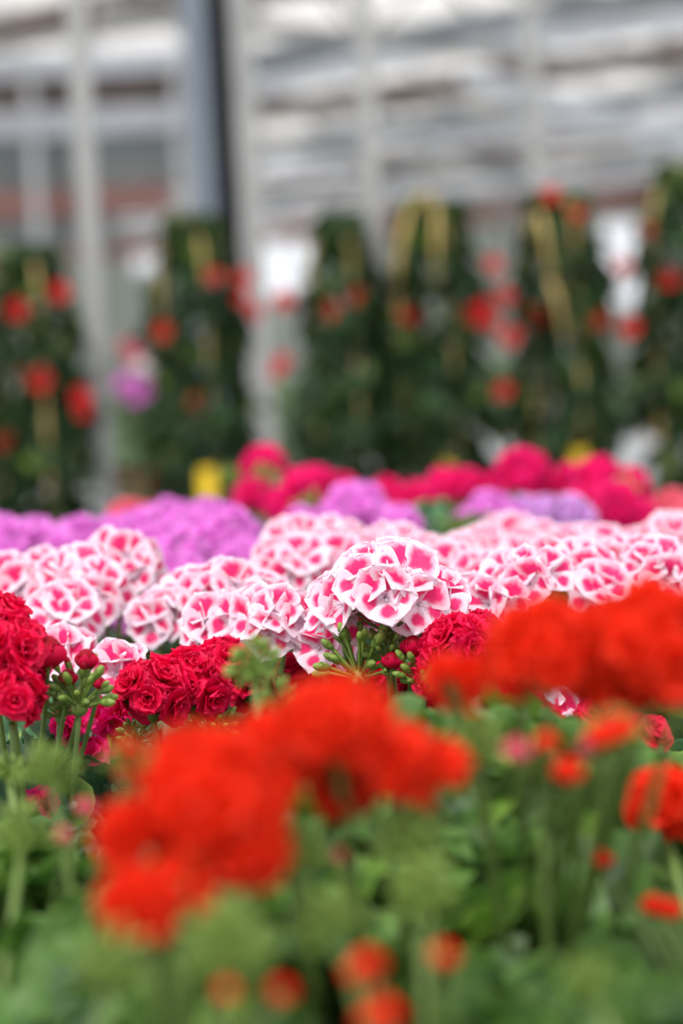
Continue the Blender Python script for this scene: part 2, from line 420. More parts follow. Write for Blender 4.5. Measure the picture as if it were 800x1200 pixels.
def foliage_mesh(rng, Rw, H, n, lr, mats, z0=.12):
    """mound of leaves on petioles: from the pot rim (z0) up to H"""
    mb = MB()
    for k in range(n):
        a = rng.random()*2*PI; u = math.sqrt(rng.random()); rr = Rw*u
        top = z0 + (H-z0)*math.sqrt(max(0, 1-(u*.85)**2))
        z = top*rng.uniform(.93, 1.0) if rng.random() < .62 else z0 + (top-z0)*rng.random()
        p = Vector((rr*math.cos(a), rr*math.sin(a), z))
        nrm = Vector((math.cos(a)*u*.9+rng.uniform(-.55, .55), math.sin(a)*u*.9+rng.uniform(-.55, .55), 1)).normalized()
        q = Vector((0, 0, 1)).rotation_difference(nrm) @ Quaternion((0, 0, 1), a+rng.uniform(-.6, .6))
        r = lr*rng.uniform(.6, 1.15)
        mb.i = 1 if (rng.random() < .16) else 0
        base = Vector((rr*.25*math.cos(a), rr*.25*math.sin(a), z0 - .02 + (z-z0)*.25))
        lb = len(mb.f); gleaf(mb, r, rng, Matrix.LocRotScale(p, q, None))
        mb.i = 2; mb.tube([base, (base+p)/2+Vector((0, 0, -.01)), p], .0016, 5, False); mb.i = 0
    for k in range(6):
        a = k*1.05; mb.i = 2
        mb.tube([(0.01*math.cos(a), .01*math.sin(a), z0-.03), (Rw*.3*math.cos(a), Rw*.3*math.sin(a), H*.65)], [.004, .0028], 6); mb.i = 0
    me = mb.mesh('leaves', mats)
    return me

frng = random.Random(11)
FOL = {
 'front': [foliage_mesh(frng, .135, .30, 130, .030, ['leaf', 'leaf_yellow', 'stalk']) for _ in range(3)],
 'mid': [foliage_mesh(frng, .12, .30, 75, .027, ['leaf_blue', 'leaf_yellow', 'stalk']) for _ in range(3)],
 'back': [foliage_mesh(frng, .13, .30, 55, .030, ['leaf_blue', 'leaf_yellow', 'stalk']) for _ in range(2)],
}
def pot_mesh(r, h, m):
    mb = MB()
    mb.lathe([(.001, 0), (r*.72, 0), (r*.74, .004), (r*.93, h*.84), (r, h*.84), (r*1.02, h*.86), (r*1.02, h-.003), (r, h), (r*.94, h), (r*.92, h-.012), (r*.9, h-.014)], 28)
    mb.i = 1
    mb.lathe([(r*.92, h-.014), (.001, h-.010)], 28)
    return mb.mesh('pot', [m, 'soil'])
POT = pot_mesh(.068, .12, 'pot'); RPOT = pot_mesh(.10, .17, 'redpot')
BENCH = .75

# ------------------------------------------------------------------ geranium plants on the bench
# each plant: kind, label, heads (px, py, depth, diameter), extras
rngp = random.Random(21)
def geranium(name, label, heads, kind='crimson', fol='mid', buds=(), bigs=(), pot=None, separate=True, top=None, group=None, drop=.048):
    if kind == 'orange':
        heads = [(x, y, d*.92, dm*.92) for x, y, d, dm in heads]
        buds = [(b[0], b[1], b[2]*.92, b[3]*.92, *b[4:]) if b[2] < 1.15 else b for b in buds]
        bigs = [(b[0], b[1], b[2]*.92, b[3]*.70, *b[4:]) for b in bigs]
    pts = [(at(x, y, d), dm) for x, y, d, dm in heads]
    allp = [p for p, _ in pts] + [at(b[0], b[1], b[2]) for b in buds] + [at(b[0], b[1], b[2]) for b in bigs]
    if pot is None:
        cx = sum(p.x for p in allp)/len(allp); cy = sum(p.y for p in allp)/len(allp)+.01
    else: cx, cy = pot
    base = Vector((cx, cy, BENCH))
    t = thing(name, label, 'geranium', base, 0, group)
    link('pot', POT, t)
    if top is None:
        top = sum(p.z for p in allp)/len(allp) - drop
    f = link('foliage', rngp.choice(FOL[fol]), t); f.rotation_euler = (0, 0, rngp.random()*6)
    s = (top-BENCH)/.30; f.scale = (1, 1, s)
    for p, dm in pts:
        c = p-base
        foot = Vector((c.x*.3, c.y*.3, (top-BENCH)*.45))
        stalk(t, foot, c-Vector((0, 0, dm*.28)), .0019, .012, rngp)
        build_head(kind, t, c, dm, rngp, separate)
    for b in buds:   # px, py, d, r, red, colour
        c = at(b[0], b[1], b[2])-base
        lean = b[6] if len(b) > 6 else 0
        stalk(t, Vector((c.x*.3+lean, c.y*.3, (top-BENCH)*.45)), c-Vector((0, 0, b[3]*.5)), .0018 if fol == 'front' else .0017, .008, rngp)
        bud_cluster(t, c, b[3], rngp, b[4], 34 if fol == 'front' else 24, b[5])
    for b in bigs:   # px, py, d, r, colour
        c = at(b[0], b[1], b[2])-base
        stalk(t, Vector((c.x*.6, c.y*.6, c.z-.07)), c-Vector((0, 0, b[3])), .0013, .004, rngp)
        big_bud(t, c, b[3], b[4], rngp)
    return t

G = geranium
# --- orange-red, nearest the camera
G('orange_geranium', 'orange-red geranium low at the left front, its ragged blurred bloom falling in three tufts',
  [(255, 945, .90, .066), (160, 980, .90, .038), (290, 1000, .89, .042), (163, 1065, .86, .040), (205, 1045, .87, .024), (222, 895, .93, .040)], 'orange', 'front',
  buds=[(60, 905, 1.1, .012, 0, 'orange'), (268, 1110, .80, .013, 0, 'orange')], pot=(-.07, .98))
G('orange_geranium', 'orange-red geranium in the middle front with a tall round bloom above two side tufts',
  [(395, 862, .95, .060), (470, 900, .95, .046), (325, 890, .95, .052), (405, 922, .97, .040), (512, 908, .95, .026)], 'orange', 'front',
  buds=[(298, 782, 1.17, .012, 0, 'orange', -.03), (328, 822, 1.2, .009, 0, 'orange'), (352, 1000, .95, .011, 0, 'orange')], bigs=[(398, 1003, 1.0, .004, 'coral')], pot=(.0, 1.13))
G('orange_geranium', 'orange-red geranium, broad flat bloom before crimson flowers, small tuft at its left',
  [(640, 772, 1.02, .066), (695, 790, 1.02, .044), (608, 785, 1.03, .036), (532, 800, 1.05, .016)], 'orange', 'front',
  buds=[(560, 875, 1.0, .011, 3, 'orange'), (480, 990, .95, .013, 0, 'orange')], bigs=[(665, 902, .97, .0070, 'orange'), (605, 878, .95, .006, 'coral'), (640, 868, .95, .005, 'orange')], pot=(.085, 1.2))
G('orange_geranium', 'orange-red geranium at the right edge holding the highest of the front blooms',
  [(768, 758, 1.01, .066), (718, 738, 1.03, .040), (792, 790, 1.0, .044), (745, 795, 1.02, .04)], 'orange', 'front',
  buds=[(715, 862, .98, .011, 7, 'orange')], bigs=[(705, 860, .96, .007, 'orange'), (730, 852, .96, .006, 'orange'), (690, 874, .97, .005, 'coral')], pot=(.05, 1.2))
G('orange_geranium', 'orange-red geranium at the right edge with one small low bloom and red buds beneath it',
  [(778, 942, 1.2, .052), (802, 950, 1.2, .034)], 'orange', 'front',
  bigs=[(703, 1005, 1.08, .006, 'orange'), (765, 1060, 1.05, .006, 'orange'), (785, 1065, 1.05, .006, 'orange')], pot=(.19, .93), top=1.045)
G('orange_geranium', 'leafy geranium at the bottom middle with only blurred red buds showing colour',
  [], 'orange', 'front', buds=[(495, 1050, .88, .011, 0, 'orange')], bigs=[(430, 1128, .78, .0055, 'orange'), (415, 1140, .78, .0035, 'orange'), (520, 1118, .80, .0045, 'orange'), (450, 1185, .76, .0058, 'orange'), (432, 1195, .76, .004, 'orange')],
  pot=(.03, .78), top=1.045)
G('orange_geranium', 'leafy geranium in the bottom left corner with pale green bud clusters and no open flower',
  [], 'orange', 'front', buds=[(25, 975, 1.12, .012, 0, 'orange'), (130, 1130, .8, .011, 0, 'orange')], bigs=[(265, 1160, .77, .0035, 'orange'), (330, 1160, .76, .0038, 'orange')], pot=(-.17, .80), top=1.045)
G('orange_geranium', 'leafy geranium in the bottom right corner, a bank of round green leaves without flowers',
  [], 'orange', 'front', buds=[(690, 1150, .85, .008, 0, 'orange')], pot=(.19, .70), top=1.02)
G('orange_geranium', 'leafy geranium in the gap between the orange blooms, a red bud on its thick stem',
  [], 'orange', 'front', buds=[(635, 900, 1.05, .008, 4, 'orange'), (385, 1080, .9, .011, 0, 'orange'), (150, 895, 1.0, .009, 14, 'orange')], pot=(.075, 1.0), top=1.05)
G('orange_geranium', 'leafy geranium at the left front, dark gaps and round leaves below the crimson flowers',
  [], 'orange', 'front', buds=[(10, 905, 1.25, .008, 0, 'crimson')], bigs=[(205, 945, 1.05, .006, 'orange'), (100, 945, 1.05, .005, 'coral'), (153, 880, 1.0, .006, 'orange'), (150, 905, 1.0, .006, 'orange'), (75, 978, 1.0, .004, 'coral')], pot=(-.16, 1.17), top=1.055)

# --- crimson double, in focus
G('crimson_geranium', 'crimson double geranium in sharp focus, a rounded bloom of ruffled rosettes over green buds',
  [(178, 816, 1.48, .056), (226, 806, 1.50, .054), (262, 784, 1.53, .042)], 'crimson', 'mid',
  buds=[(250, 850, 1.5, .014, 0, 'crimson'), (160, 862, 1.5, .010, 0, 'crimson')], pot=(-.115, 1.56), top=1.065)
G('crimson_geranium', 'crimson double geranium at the left edge with a fat red bud and green bud spray',
  [(8, 772, 1.42, .062), (-12, 748, 1.45, .06), (12, 822, 1.40, .046), (-22, 800, 1.42, .05)], 'crimson', 'mid',
  buds=[(92, 812, 1.43, .018, 2, 'crimson'), (70, 830, 1.45, .012, 1, 'crimson')],
  bigs=[(55, 764, 1.42, .0098, 'crimson'), (101, 772, 1.43, .0062, 'crimson'), (80, 793, 1.43, .005, 'crimson'), (116, 800, 1.43, .004, 'crimson')], pot=(-.21, 1.50), top=1.07)
G('crimson_geranium', 'crimson geranium with small low blooms half hidden in leaves under the left bud spray',
  [(85, 850, 1.5, .020), (108, 892, 1.5, .022), (48, 948, 1.45, .014), (128, 842, 1.55, .02), (90, 935, 1.5, .012)], 'magenta', 'mid', pot=(-.15, 1.36), top=1.04)
G('crimson_geranium', 'crimson geranium with a bloom wedged between pink flowers and the broad orange bloom',
  [(540, 765, 1.46, .055), (520, 790, 1.48, .045), (562, 745, 1.5, .035), (485, 815, 1.55, .045), (470, 845, 1.55, .03)], 'crimson', 'mid', pot=(.065, 1.6), top=1.07)
G('crimson_geranium', 'crimson geranium under the broad orange bloom with a striped pink bud at its side',
  [(600, 835, 1.4, .042), (570, 855, 1.4, .028), (630, 850, 1.4, .03), (700, 845, 1.42, .022), (755, 870, 1.42, .012)], 'crimson', 'mid', pot=(.10, 1.40), top=1.045)
G('crimson_geranium', 'crimson geranium mostly hidden in the middle, dark red petals showing behind the round orange bloom',
  [(292, 812, 1.6, .035), (350, 800, 1.6, .04), (440, 800, 1.6, .03), (375, 790, 1.62, .03)], 'crimson', 'mid', pot=(-.01, 1.62), top=1.08)

# --- white and pink regal
G('regal_geranium', 'white and pink geranium in sharp focus, its domed bloom over green and red buds',
  [(452, 708, 1.50, .076), (500, 716, 1.51, .056), (400, 720, 1.52, .045), (458, 682, 1.54, .05)], 'pink', 'mid',
  buds=[(420, 775, 1.5, .022, 0, 'crimson'), (495, 792, 1.48, .016, 0, 'crimson'), (455, 765, 1.5, .016, 0, 'crimson')], bigs=[(484, 757, 1.48, .0068, 'crimson'), (459, 774, 1.48, .0055, 'crimson')], pot=(.03, 1.63), top=1.07)
G('regal_geranium', 'white and pink geranium whose flowers spread just left of the sharp domed bloom',
  [(330, 738, 1.58, .058), (295, 735, 1.6, .05), (250, 738, 1.62, .045), (365, 745, 1.58, .04), (382, 762, 1.56, .035)], 'pink', 'mid', pot=(-.06, 1.70), top=1.09)
G('regal_geranium', 'white and pink geranium behind the crimson rosettes, two soft blooms with a green stem between',
  [(265, 700, 1.72, .055), (225, 715, 1.74, .055), (185, 730, 1.74, .045), (305, 705, 1.74, .04)], 'pink', 'mid', pot=(-.12, 1.82), top=1.08)
G('regal_geranium', 'white and pink geranium low at the left, pink centred bloom above the crimson buds',
  [(78, 728, 1.72, .050), (50, 735, 1.74, .035), (110, 700, 1.78, .055), (85, 690, 1.80, .06)], 'pink', 'mid', buds=[(140, 712, 1.8, .010, 0, 'crimson')], pot=(-.22, 1.80), top=1.07)
G('regal_geranium', 'white and pink geranium at the left edge in front of the violet flowers',
  [(25, 690, 1.82, .055), (0, 700, 1.82, .05), (55, 680, 1.88, .045)], 'pink', 'mid', pot=(-.29, 1.95), top=1.09)
G('regal_geranium', 'white and pink geranium with a lone arched bloom rising among the violet flowers at left',
  [(140, 662, 1.85, .055), (165, 678, 1.84, .04), (118, 668, 1.86, .04)], 'pink', 'mid', buds=[(150, 700, 1.85, .012, 0, 'crimson')], pot=(-.20, 2.05), top=1.10)
G('regal_geranium', 'white and pink geranium behind and left of the sharp domed bloom, a broad pale mound',
  [(350, 680, 1.85, .060), (400, 668, 1.88, .060), (345, 648, 2.0, .06), (395, 645, 2.02, .055), (330, 665, 1.9, .04), (430, 655, 2.0, .045)], 'pink', 'mid', pot=(-.015, 2.0), top=1.10)
G('regal_geranium', 'white and pink geranium right behind the sharp domed bloom, pink centres touching a lilac bloom',
  [(525, 680, 1.85, .058), (560, 690, 1.82, .048), (500, 665, 1.95, .05), (468, 650, 2.0, .055), (540, 660, 2.0, .05)], 'pink', 'mid', pot=(.085, 2.05), top=1.10)
G('regal_geranium', 'white and pink geranium with a crisp single flower above the broad orange bloom',
  [(628, 682, 1.64, .048), (600, 690, 1.66, .045), (582, 712, 1.62, .04), (555, 715, 1.65, .035)], 'pink', 'mid', pot=(.125, 1.78), top=1.10)
G('regal_geranium', 'white and pink geranium between the broad orange bloom and the highest orange bloom',
  [(680, 675, 1.72, .05), (702, 700, 1.68, .035), (655, 665, 1.76, .04)], 'pink', 'mid', buds=[(655, 700, 1.75, .012, 0, 'crimson')], pot=(.20, 1.85), top=1.09)
G('regal_geranium', 'white and pink geranium behind the highest orange bloom at the right edge',
  [(765, 675, 1.72, .055), (735, 665, 1.76, .05), (798, 682, 1.72, .045)], 'pink', 'mid', pot=(.26, 1.90), top=1.10)
G('regal_geranium', 'white and pink geranium furthest back at the right edge beside the coral flower',
  [(780, 640, 2.05, .055), (800, 650, 2.05, .05), (750, 650, 2.1, .045), (712, 655, 2.05, .05)], 'pink', 'mid', pot=(.30, 2.2), top=1.12)
G('regal_geranium', 'white and pink geranium forming a pale pink cap just below the lilac flowers',
  [(595, 640, 2.2, .062), (570, 655, 2.1, .055), (625, 650, 2.15, .055), (655, 655, 2.1, .05), (605, 665, 2.0, .05), (680, 650, 2.15, .05)], 'pink', 'mid', pot=(.16, 2.25), top=1.10)
G('regal_geranium', 'white and pink geranium with a crumpled striped flower peeping out under the broad orange bloom',
  [(645, 843, 1.52, .018), (672, 836, 1.52, .016)], 'pink', 'mid', pot=(.155, 1.58), top=1.04)
G('regal_geranium', 'white and pink geranium showing one pale petal tip left of the sharp crimson rosettes',
  [(142, 790, 1.56, .020), (80, 772, 1.6, .02)], 'pink', 'mid', pot=(-.17, 1.68), top=1.08)

# --- violet pink band
G('violet_geranium', 'violet-pink geranium at the left edge of the violet band', [(15, 650, 2.35, .078), (60, 655, 2.35, .07), (-15, 640, 2.4, .08), (45, 637, 2.45, .06)], 'violet', 'back', pot=(-.36, 2.45), separate=False)
G('violet_geranium', 'violet-pink geranium behind the lone arched pink and white bloom', [(95, 645, 2.45, .075), (130, 640, 2.5, .07), (165, 630, 2.5, .07), (195, 645, 2.4, .07)], 'violet', 'back', pot=(-.24, 2.6), separate=False)
G('violet_geranium', 'violet-pink geranium with the two largest violet blooms left of centre', [(262, 640, 2.30, .085), (225, 655, 2.3, .075), (285, 665, 2.25, .06), (200, 620, 2.55, .07), (245, 620, 2.5, .07)], 'violet', 'back', pot=(-.12, 2.42), separate=False)
G('violet_geranium', 'violet-pink geranium low between the white and pink mounds at left', [(150, 725, 1.95, .050), (172, 705, 2.0, .045), (215, 685, 2.05, .06), (195, 675, 2.15, .05)], 'violet', 'back', pot=(-.15, 2.2), separate=False, top=1.06)
G('violet_geranium', 'violet-pink geranium with a round bloom just behind the pale pink mound in the middle', [(418, 605, 2.55, .080), (465, 625, 2.5, .065), (360, 625, 2.5, .06), (330, 640, 2.4, .055), (390, 622, 2.5, .05)], 'violet', 'back', pot=(.02, 2.72), separate=False)
G('lilac_geranium', 'lilac geranium with pale petal edges right of the round violet bloom', [(575, 608, 2.6, .065), (545, 612, 2.6, .04), (610, 615, 2.6, .04)], 'violet', 'back', pot=(.16, 2.66), separate=False)
G('lilac_geranium', 'pale lilac geranium below the crimson-pink flowers at right', [(640, 605, 2.6, .05), (670, 608, 2.6, .06), (615, 600, 2.65, .04)], 'lilac', 'back', pot=(.26, 2.7), separate=False)
G('leafy_geranium', 'green geranium mound without flowers between the violet and the lilac blooms', [], 'violet', 'back', buds=[(520, 615, 2.6, .02, 0, 'violet'), (500, 625, 2.55, .02, 0, 'violet'), (535, 630, 2.5, .02, 0, 'violet')], pot=(.11, 2.55), separate=False, top=1.13)
# --- magenta band at the back of the bench
G('magenta_geranium', 'magenta geranium at the left of the back row with the topmost bloom and yellow-green buds',
  [(308, 550, 2.9, .062), (298, 585, 2.85, .06), (335, 595, 2.8, .06)], 'magenta', 'back', buds=[(312, 562, 2.85, .016, 0, 'magenta'), (272, 560, 2.9, .014, 0, 'magenta')], pot=(-.11, 3.05), separate=False)
G('magenta_geranium', 'magenta geranium with a wide bloom behind the round violet bloom',
  [(365, 578, 2.8, .075), (400, 575, 2.95, .05), (345, 600, 2.8, .05)], 'magenta', 'back', buds=[(366, 602, 2.72, .02, 0, 'magenta')], pot=(-.01, 3.1), separate=False)
G('magenta_geranium', 'crimson-pink geranium in the centre of the back row, three low blooms in a line',
  [(450, 585, 3.0, .06), (490, 590, 2.9, .06), (525, 577, 2.95, .07), (548, 570, 3.0, .05), (470, 600, 2.9, .05)], 'magenta', 'back', pot=(.09, 3.15), separate=False)
G('magenta_geranium', 'magenta geranium with one large domed bloom in the back row behind the lilac flowers',
  [(612, 562, 2.9, .080), (575, 575, 3.0, .05), (645, 575, 2.95, .045)], 'magenta', 'back', pot=(.22, 3.15), separate=False)
G('magenta_geranium', 'magenta geranium at the right end of the back row with green buds at its centre',
  [(700, 565, 2.85, .070), (735, 575, 2.85, .06), (720, 600, 2.7, .075), (745, 612, 2.7, .06), (680, 590, 2.8, .05), (665, 560, 2.95, .04)], 'magenta', 'back', buds=[(730, 580, 2.75, .018, 0, 'magenta')], pot=(.33, 3.0), separate=False)
G('coral_geranium', 'coral pink geranium at the right edge of the back row', [(788, 600, 2.8, .06), (800, 615, 2.7, .06)], 'coral', 'back', pot=(.42, 2.9), separate=False)
G('coral_geranium', 'coral pink geranium behind the violet flowers at left, only its top showing', [(150, 610, 2.9, .06), (170, 612, 2.9, .05)], 'coral', 'back', pot=(-.25, 3.05), separate=False)
G('white_geranium', 'white geranium half hidden behind the largest violet blooms', [(212, 613, 2.8, .04)], 'white', 'back', pot=(-.16, 3.0), separate=False)

# ------------------------------------------------------------------ benches
def bench(label, x0, x1, y0, y1, z=BENCH):
    t = thing('growing_bench', label, 'bench', ((x0+x1)/2, (y0+y1)/2, 0))
    w, l = (x1-x0)/2, (y1-y0)/2
    mb = MB(); mb.box(-w, w, -l, l, z-.012, z)
    link('bench_top', mb.mesh('top', 'alu', False), t)
    mb = MB()
    mb.box(-w-.02, -w, -l, l, z-.06, z+.05); mb.box(w, w+.02, -l, l, z-.06, z+.05)
    mb.box(-w-.02, w+.02, -l-.02, -l, z-.06, z+.05); mb.box(-w-.02, w+.02, l, l+.02, z-.06, z+.05)
    link('edge_rim', mb.mesh('rim', 'alu', False), t)
    for sx in (-1, 1):
        for sy in (-1, 1):
            mb = MB(); mb.box(sx*w*.85-.02, sx*w*.85+.02, sy*l*.85-.02, sy*l*.85+.02, 0, z-.012)
            link('leg', mb.mesh('leg', 'steel', False), t)
    return t
bench('aluminium growing bench under all the potted geraniums', -.75, .75, .55, 3.30)
bench('aluminium growing bench under the tall red flowering climbers', -2.2, 2.2, 5.55, 6.6)

# ------------------------------------------------------------------ climbers with red funnel flowers
vr = random.Random(5)
funm = [(lambda mb: (mb, mb.mesh('funnel_flower', 'scarlet')))(funnel(vr, .054)) for _ in range(3)]
funp = funnel(vr, .06).mesh('funnel_flower', 'coral')
def vine_leaf(mb, L, mtx, rng):
    b = len(mb.v); prof = [(0, .0), (.2, .26), (.45, .34), (.7, .25), (1, 0)]
    for s, w in prof:
        for t in (-1, 0, 1):
            mb.v.append(mtx @ Vector((L*s, t*w*L, L*(.12*abs(t) - .35*s*s))))
    for i in range(4):
        for j in range(2):
            k = b+i*3+j; mb.face([k, k+3, k+4, k+1])
def climber_foliage(rng, H, W, n, z0=.16, young=.12, mats=('vineleaf', 'vineleaf2', 'pedicel')):
    mb = MB()
    for k in range(n):
        z = z0 + (H-z0)*rng.random()
        u = (z-z0)/(H-z0); wr = W*(.72+.28*math.sin(u*PI*.9+.35))*(1 if u < .6 else 1-(u-.6)*1.05)
        wr *= 1+.16*math.sin(z*19+rng.random()*.4)
        a = rng.random()*2*PI; rr = wr*math.sqrt(rng.uniform(.25, 1.05))
        p = Vector((rr*math.cos(a), rr*math.sin(a), z))
        q = Euler((rng.uniform(-.6, .6), rng.uniform(.0, 1.0), a+rng.uniform(-1, 1))).to_matrix().to_4x4()
        mb.i = 1 if rng.random() < young + .9*max(0, u-.72) else 0
        vine_leaf(mb, rng.uniform(.045, .075), Matrix.Translation(p) @ q, rng)
    mb.i = 2
    for k in range(7):
        a0 = k*.9
        mb.tube([(W*.6*math.cos(a0+i*.5), W*.6*math.sin(a0+i*.5), z0-.02+(H-z0)*i/8) for i in range(9)], .003, 5)
    return mb.mesh('climber_leaves', list(mats))
cl_meshes = [climber_foliage(vr, .93, .125, 620) for _ in range(3)]
def climber(label, cx_px, d, top_px, flowers, cane_side=None, wide=1.0, tag=False):
    b = at(cx_px, 560, d); x, y = b.x, b.y
    topz = at(cx_px, top_px, d).z; H = topz-BENCH
    t = thing('flowering_climber', label, 'climbing plant', (x, y, BENCH), 0, 'potted climbers with red flowers')
    link('pot', RPOT, t)
    f = link('foliage', vr.choice(cl_meshes), t); f.scale = (wide, wide, H/.93); f.rotation_euler = (0, 0, vr.random()*6)
    for k in range(2):
        a = k*PI/2 + .35; w = .095*wide
        pts = []
        for i in range(17):
            if i < 5: pts.append((w, .15+i*(H-.3)/5))
            elif i > 11: pts.append((-w, .15+(16-i)*(H-.3)/5))
            else:
                ang = (i-5)/6*PI; pts.append((w*math.cos(ang), H-.16+(.15)*math.sin(ang)))
        mb = MB(); mb.tube([(p[0]*math.cos(a), p[0]*math.sin(a), p[1]) for p in pts], .006, 6)
        link('cane_hoop', mb.mesh('hoop', 'cane'), t)
    if cane_side:   # canes standing proud of the leaves towards the viewer
        for (ax, ay, bx, by) in cane_side:
            mb = MB(); A = at(ax, ay, d-.15)-Vector((x, y, BENCH)); B = at(bx, by, d-.15)-Vector((x, y, BENCH))
            mid = (A+B)/2+Vector((0, -.02, .03)); mb.tube([A, mid, B], .007, 6)
            link('cane', mb.mesh('cane', 'cane'), t)
    for fx, fy, sc in flowers:
        p = at(fx, fy, d-.13*wide)
        loc = p-Vector((x, y, BENCH))
        out = Vector((loc.x*2.0+vr.uniform(-.1, .1), -1, vr.uniform(0, .5))).normalized()
        o = link('flower', vr.choice(funm)[1], t, loc, Vector((0, 0, 1)).rotation_difference(out)); o.scale = (sc, sc, sc)
    if tag:
        mb = MB(); mb.box(-.02, .02, -.001, .001, 0, .13); mb.box(-.008, .008, -.001, .001, -.06, 0)
        o = link('plant_tag', mb.mesh('tag', 'tag', False), t, (.01, -.105, .17)); o.rotation_euler = (.15, 0, .1)
    return t
climber('red flowering climber at the left edge behind the slender left post', 48, 6.0, 285,
        [(20, 363, 1), (70, 342, 1), (47, 445, 1.15), (95, 465, 1), (97, 482, .8), (3, 515, .9), (25, 440, .7)], tag=False, wide=1.0)
climber('red flowering climber just right of the left post, below the dark steel column', 240, 6.0, 250,
        [(252, 325, .8), (190, 388, .9), (232, 472, .9), (285, 325, .9), (283, 350, .7), (298, 362, .7)], tag=True, wide=.92)
climber('red flowering climber beside the thin middle post, on its left', 412, 6.0, 250,
        [(333, 352, 1), (383, 365, 1), (330, 425, .9), (322, 438, .6), (420, 350, .85), (300, 372, .5)], wide=.84)
climber('red flowering climber right of the thin middle post with a tan cane hoop showing', 520, 6.0, 232,
        [(481, 367, 1), (577, 310, .9), (590, 347, .95), (555, 370, 1), (575, 378, .8), (567, 358, .7)], cane_side=[(465, 330, 480, 245), (480, 245, 515, 240), (510, 240, 512, 345)], tag=True, wide=1.03)
climber('red flowering climber with a leaning cane and two red blooms at its very top', 668, 6.0, 218,
        [(645, 228, .9), (675, 250, .7), (627, 370, 1), (598, 395, 1), (650, 333, .95), (700, 375, .8), (590, 458, .85)], cane_side=[(632, 250, 645, 330), (645, 330, 660, 395)], tag=True, wide=.93)
climber('red flowering climber cut off by the right edge', 818, 6.0, 190,
        [(783, 327, 1), (738, 384, 1), (730, 312, .8), (758, 268, .5)], wide=1.05)

# --- mixed pink plant and shrubs on benches further back
def shrub_mesh(rng, H, W, n, lm):
    mb = MB()
    for k in range(n):
        d = Vector((rng.gauss(0, 1), rng.gauss(0, 1), rng.gauss(0, 1))).normalized()*rng.uniform(.7, 1.05)
        p = Vector((d.x*W, d.y*W, H*.55+d.z*H*.45))
        q = Euler((rng.uniform(-.8, .8), rng.uniform(0, 1), math.atan2(d.y, d.x)+rng.uniform(-.8, .8))).to_matrix().to_4x4()
        vine_leaf(mb, rng.uniform(.06, .10), Matrix.Translation(p) @ q, rng)
    mb.i = 1
    for k in range(5):
        a = k*1.25; mb.tube([(0, 0, .1), (W*.5*math.cos(a), W*.5*math.sin(a), H*.7)], [.008, .004], 5)
    return mb.mesh('shrub_leaves', [lm, 'pedicel'])
sh = [shrub_mesh(vr, .62, .26, 420, 'shrubleaf') for _ in range(2)]
p = at(158, 470, 9.0)
t = thing('pink_flowering_plant', 'pink, red and cream flowering plant in the gap right of the left post', 'flowering plant', (p.x, p.y, BENCH))
link('pot', RPOT, t); f = link('foliage', sh[0], t); f.scale = (.75, .75, .9)
for (fx, fy, k, dm) in ((148, 452, 'violet', .085), (175, 458, 'violet', .08), (160, 468, 'violet', .07), (168, 432, 'white', .075), (150, 408, 'coral', .06), (158, 418, 'magenta', .05)):
    c = at(fx, fy, 8.8)-p; c.z += p.z-BENCH
    build_head(k, t, c, dm*1.1, vr, False)
    stalk(t, Vector((c.x*.3, c.y*.3, .3)), c, .003, .01, vr)
proto = None
shrubs = [(x, y, s) for y, row in ((10.5, (-1.55, -.9, -.3, .3, 1.0, 1.7)), (13.5, (-2.3, -1.5, -.7, .2, 1.0, 1.8, 2.5))) for x in row for s in (1,)]
for i, (x, y, s) in enumerate(shrubs):
    t = thing('potted_shrub', 'pale green potted shrub blurred far behind the red flowering climbers', 'shrub', (x, y, BENCH), vr.random()*6, 'pale shrubs behind the climbers')
    link('pot', RPOT, t); f = link('foliage', sh[i % 2], t); k = vr.uniform(.7, .9); f.scale = (k, k, k*vr.uniform(.85, 1.1))
bench('aluminium bench in the middle distance carrying the nearer pale shrubs', -2.6, 2.6, 10.1, 10.95)
bench('aluminium bench furthest back carrying the more distant pale shrubs', -3.2, 3.2, 13.1, 13.95)
bench('narrow aluminium bench under the pink, red and cream plant', -1.3, .2, 8.7, 9.35)

# ------------------------------------------------------------------ posts
def post(name, label, x_px, d, w, dep, mtl, z1=4.0, y_px=300):
    b = at(x_px, y_px, d)
    t = thing(name, label, 'post', (b.x, b.y, 0))
    mb = MB(); mb.box(-w/2, w/2, -dep/2, dep/2, .012, z1)
    for z in (.9, 1.6, 2.3, 3.0): mb.box(-w*.08, w*.08, -dep/2-.003, -dep/2+.001, z, z+.03)
    link('shaft', mb.mesh('shaft', mtl, False), t)
    mb = MB(); mb.box(-w, w, -dep, dep, 0, .012)
    link('base_plate', mb.mesh('base_plate', mtl, False), t)
    return t
post('support_post', 'slender pale grey post standing near the left edge', 107, 6.0, .048, .04, 'steel')
post('support_post', 'slender pale grey post near the middle of the climber row', 438, 6.05, .044, .04, 'steel', y_px=250)
post('support_post', 'slender pale grey post rising above the fifth climber at right', 628, 7.2, .050, .04, 'steel', y_px=200)
b = at(266, 250, 8.0)
t = thing('steel_column', 'wide steel column with a shade-dark web between two grey flanges', 'column', (b.x, b.y, 0), rad(4))
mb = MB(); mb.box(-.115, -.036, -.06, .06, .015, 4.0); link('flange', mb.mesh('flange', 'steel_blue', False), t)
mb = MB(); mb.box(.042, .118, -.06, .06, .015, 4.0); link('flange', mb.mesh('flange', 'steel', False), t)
mb = MB(); mb.box(-.036, .042, -.058, .05, .015, 4.0); link('web', mb.mesh('web', 'shaded_steel', False), t)  # web almost flush with the flanges; its shade is in the colour
mb = MB(); mb.box(-.15, .16, -.12, .12, 0, .015); link('base_plate', mb.mesh('base', 'steel', False), t)

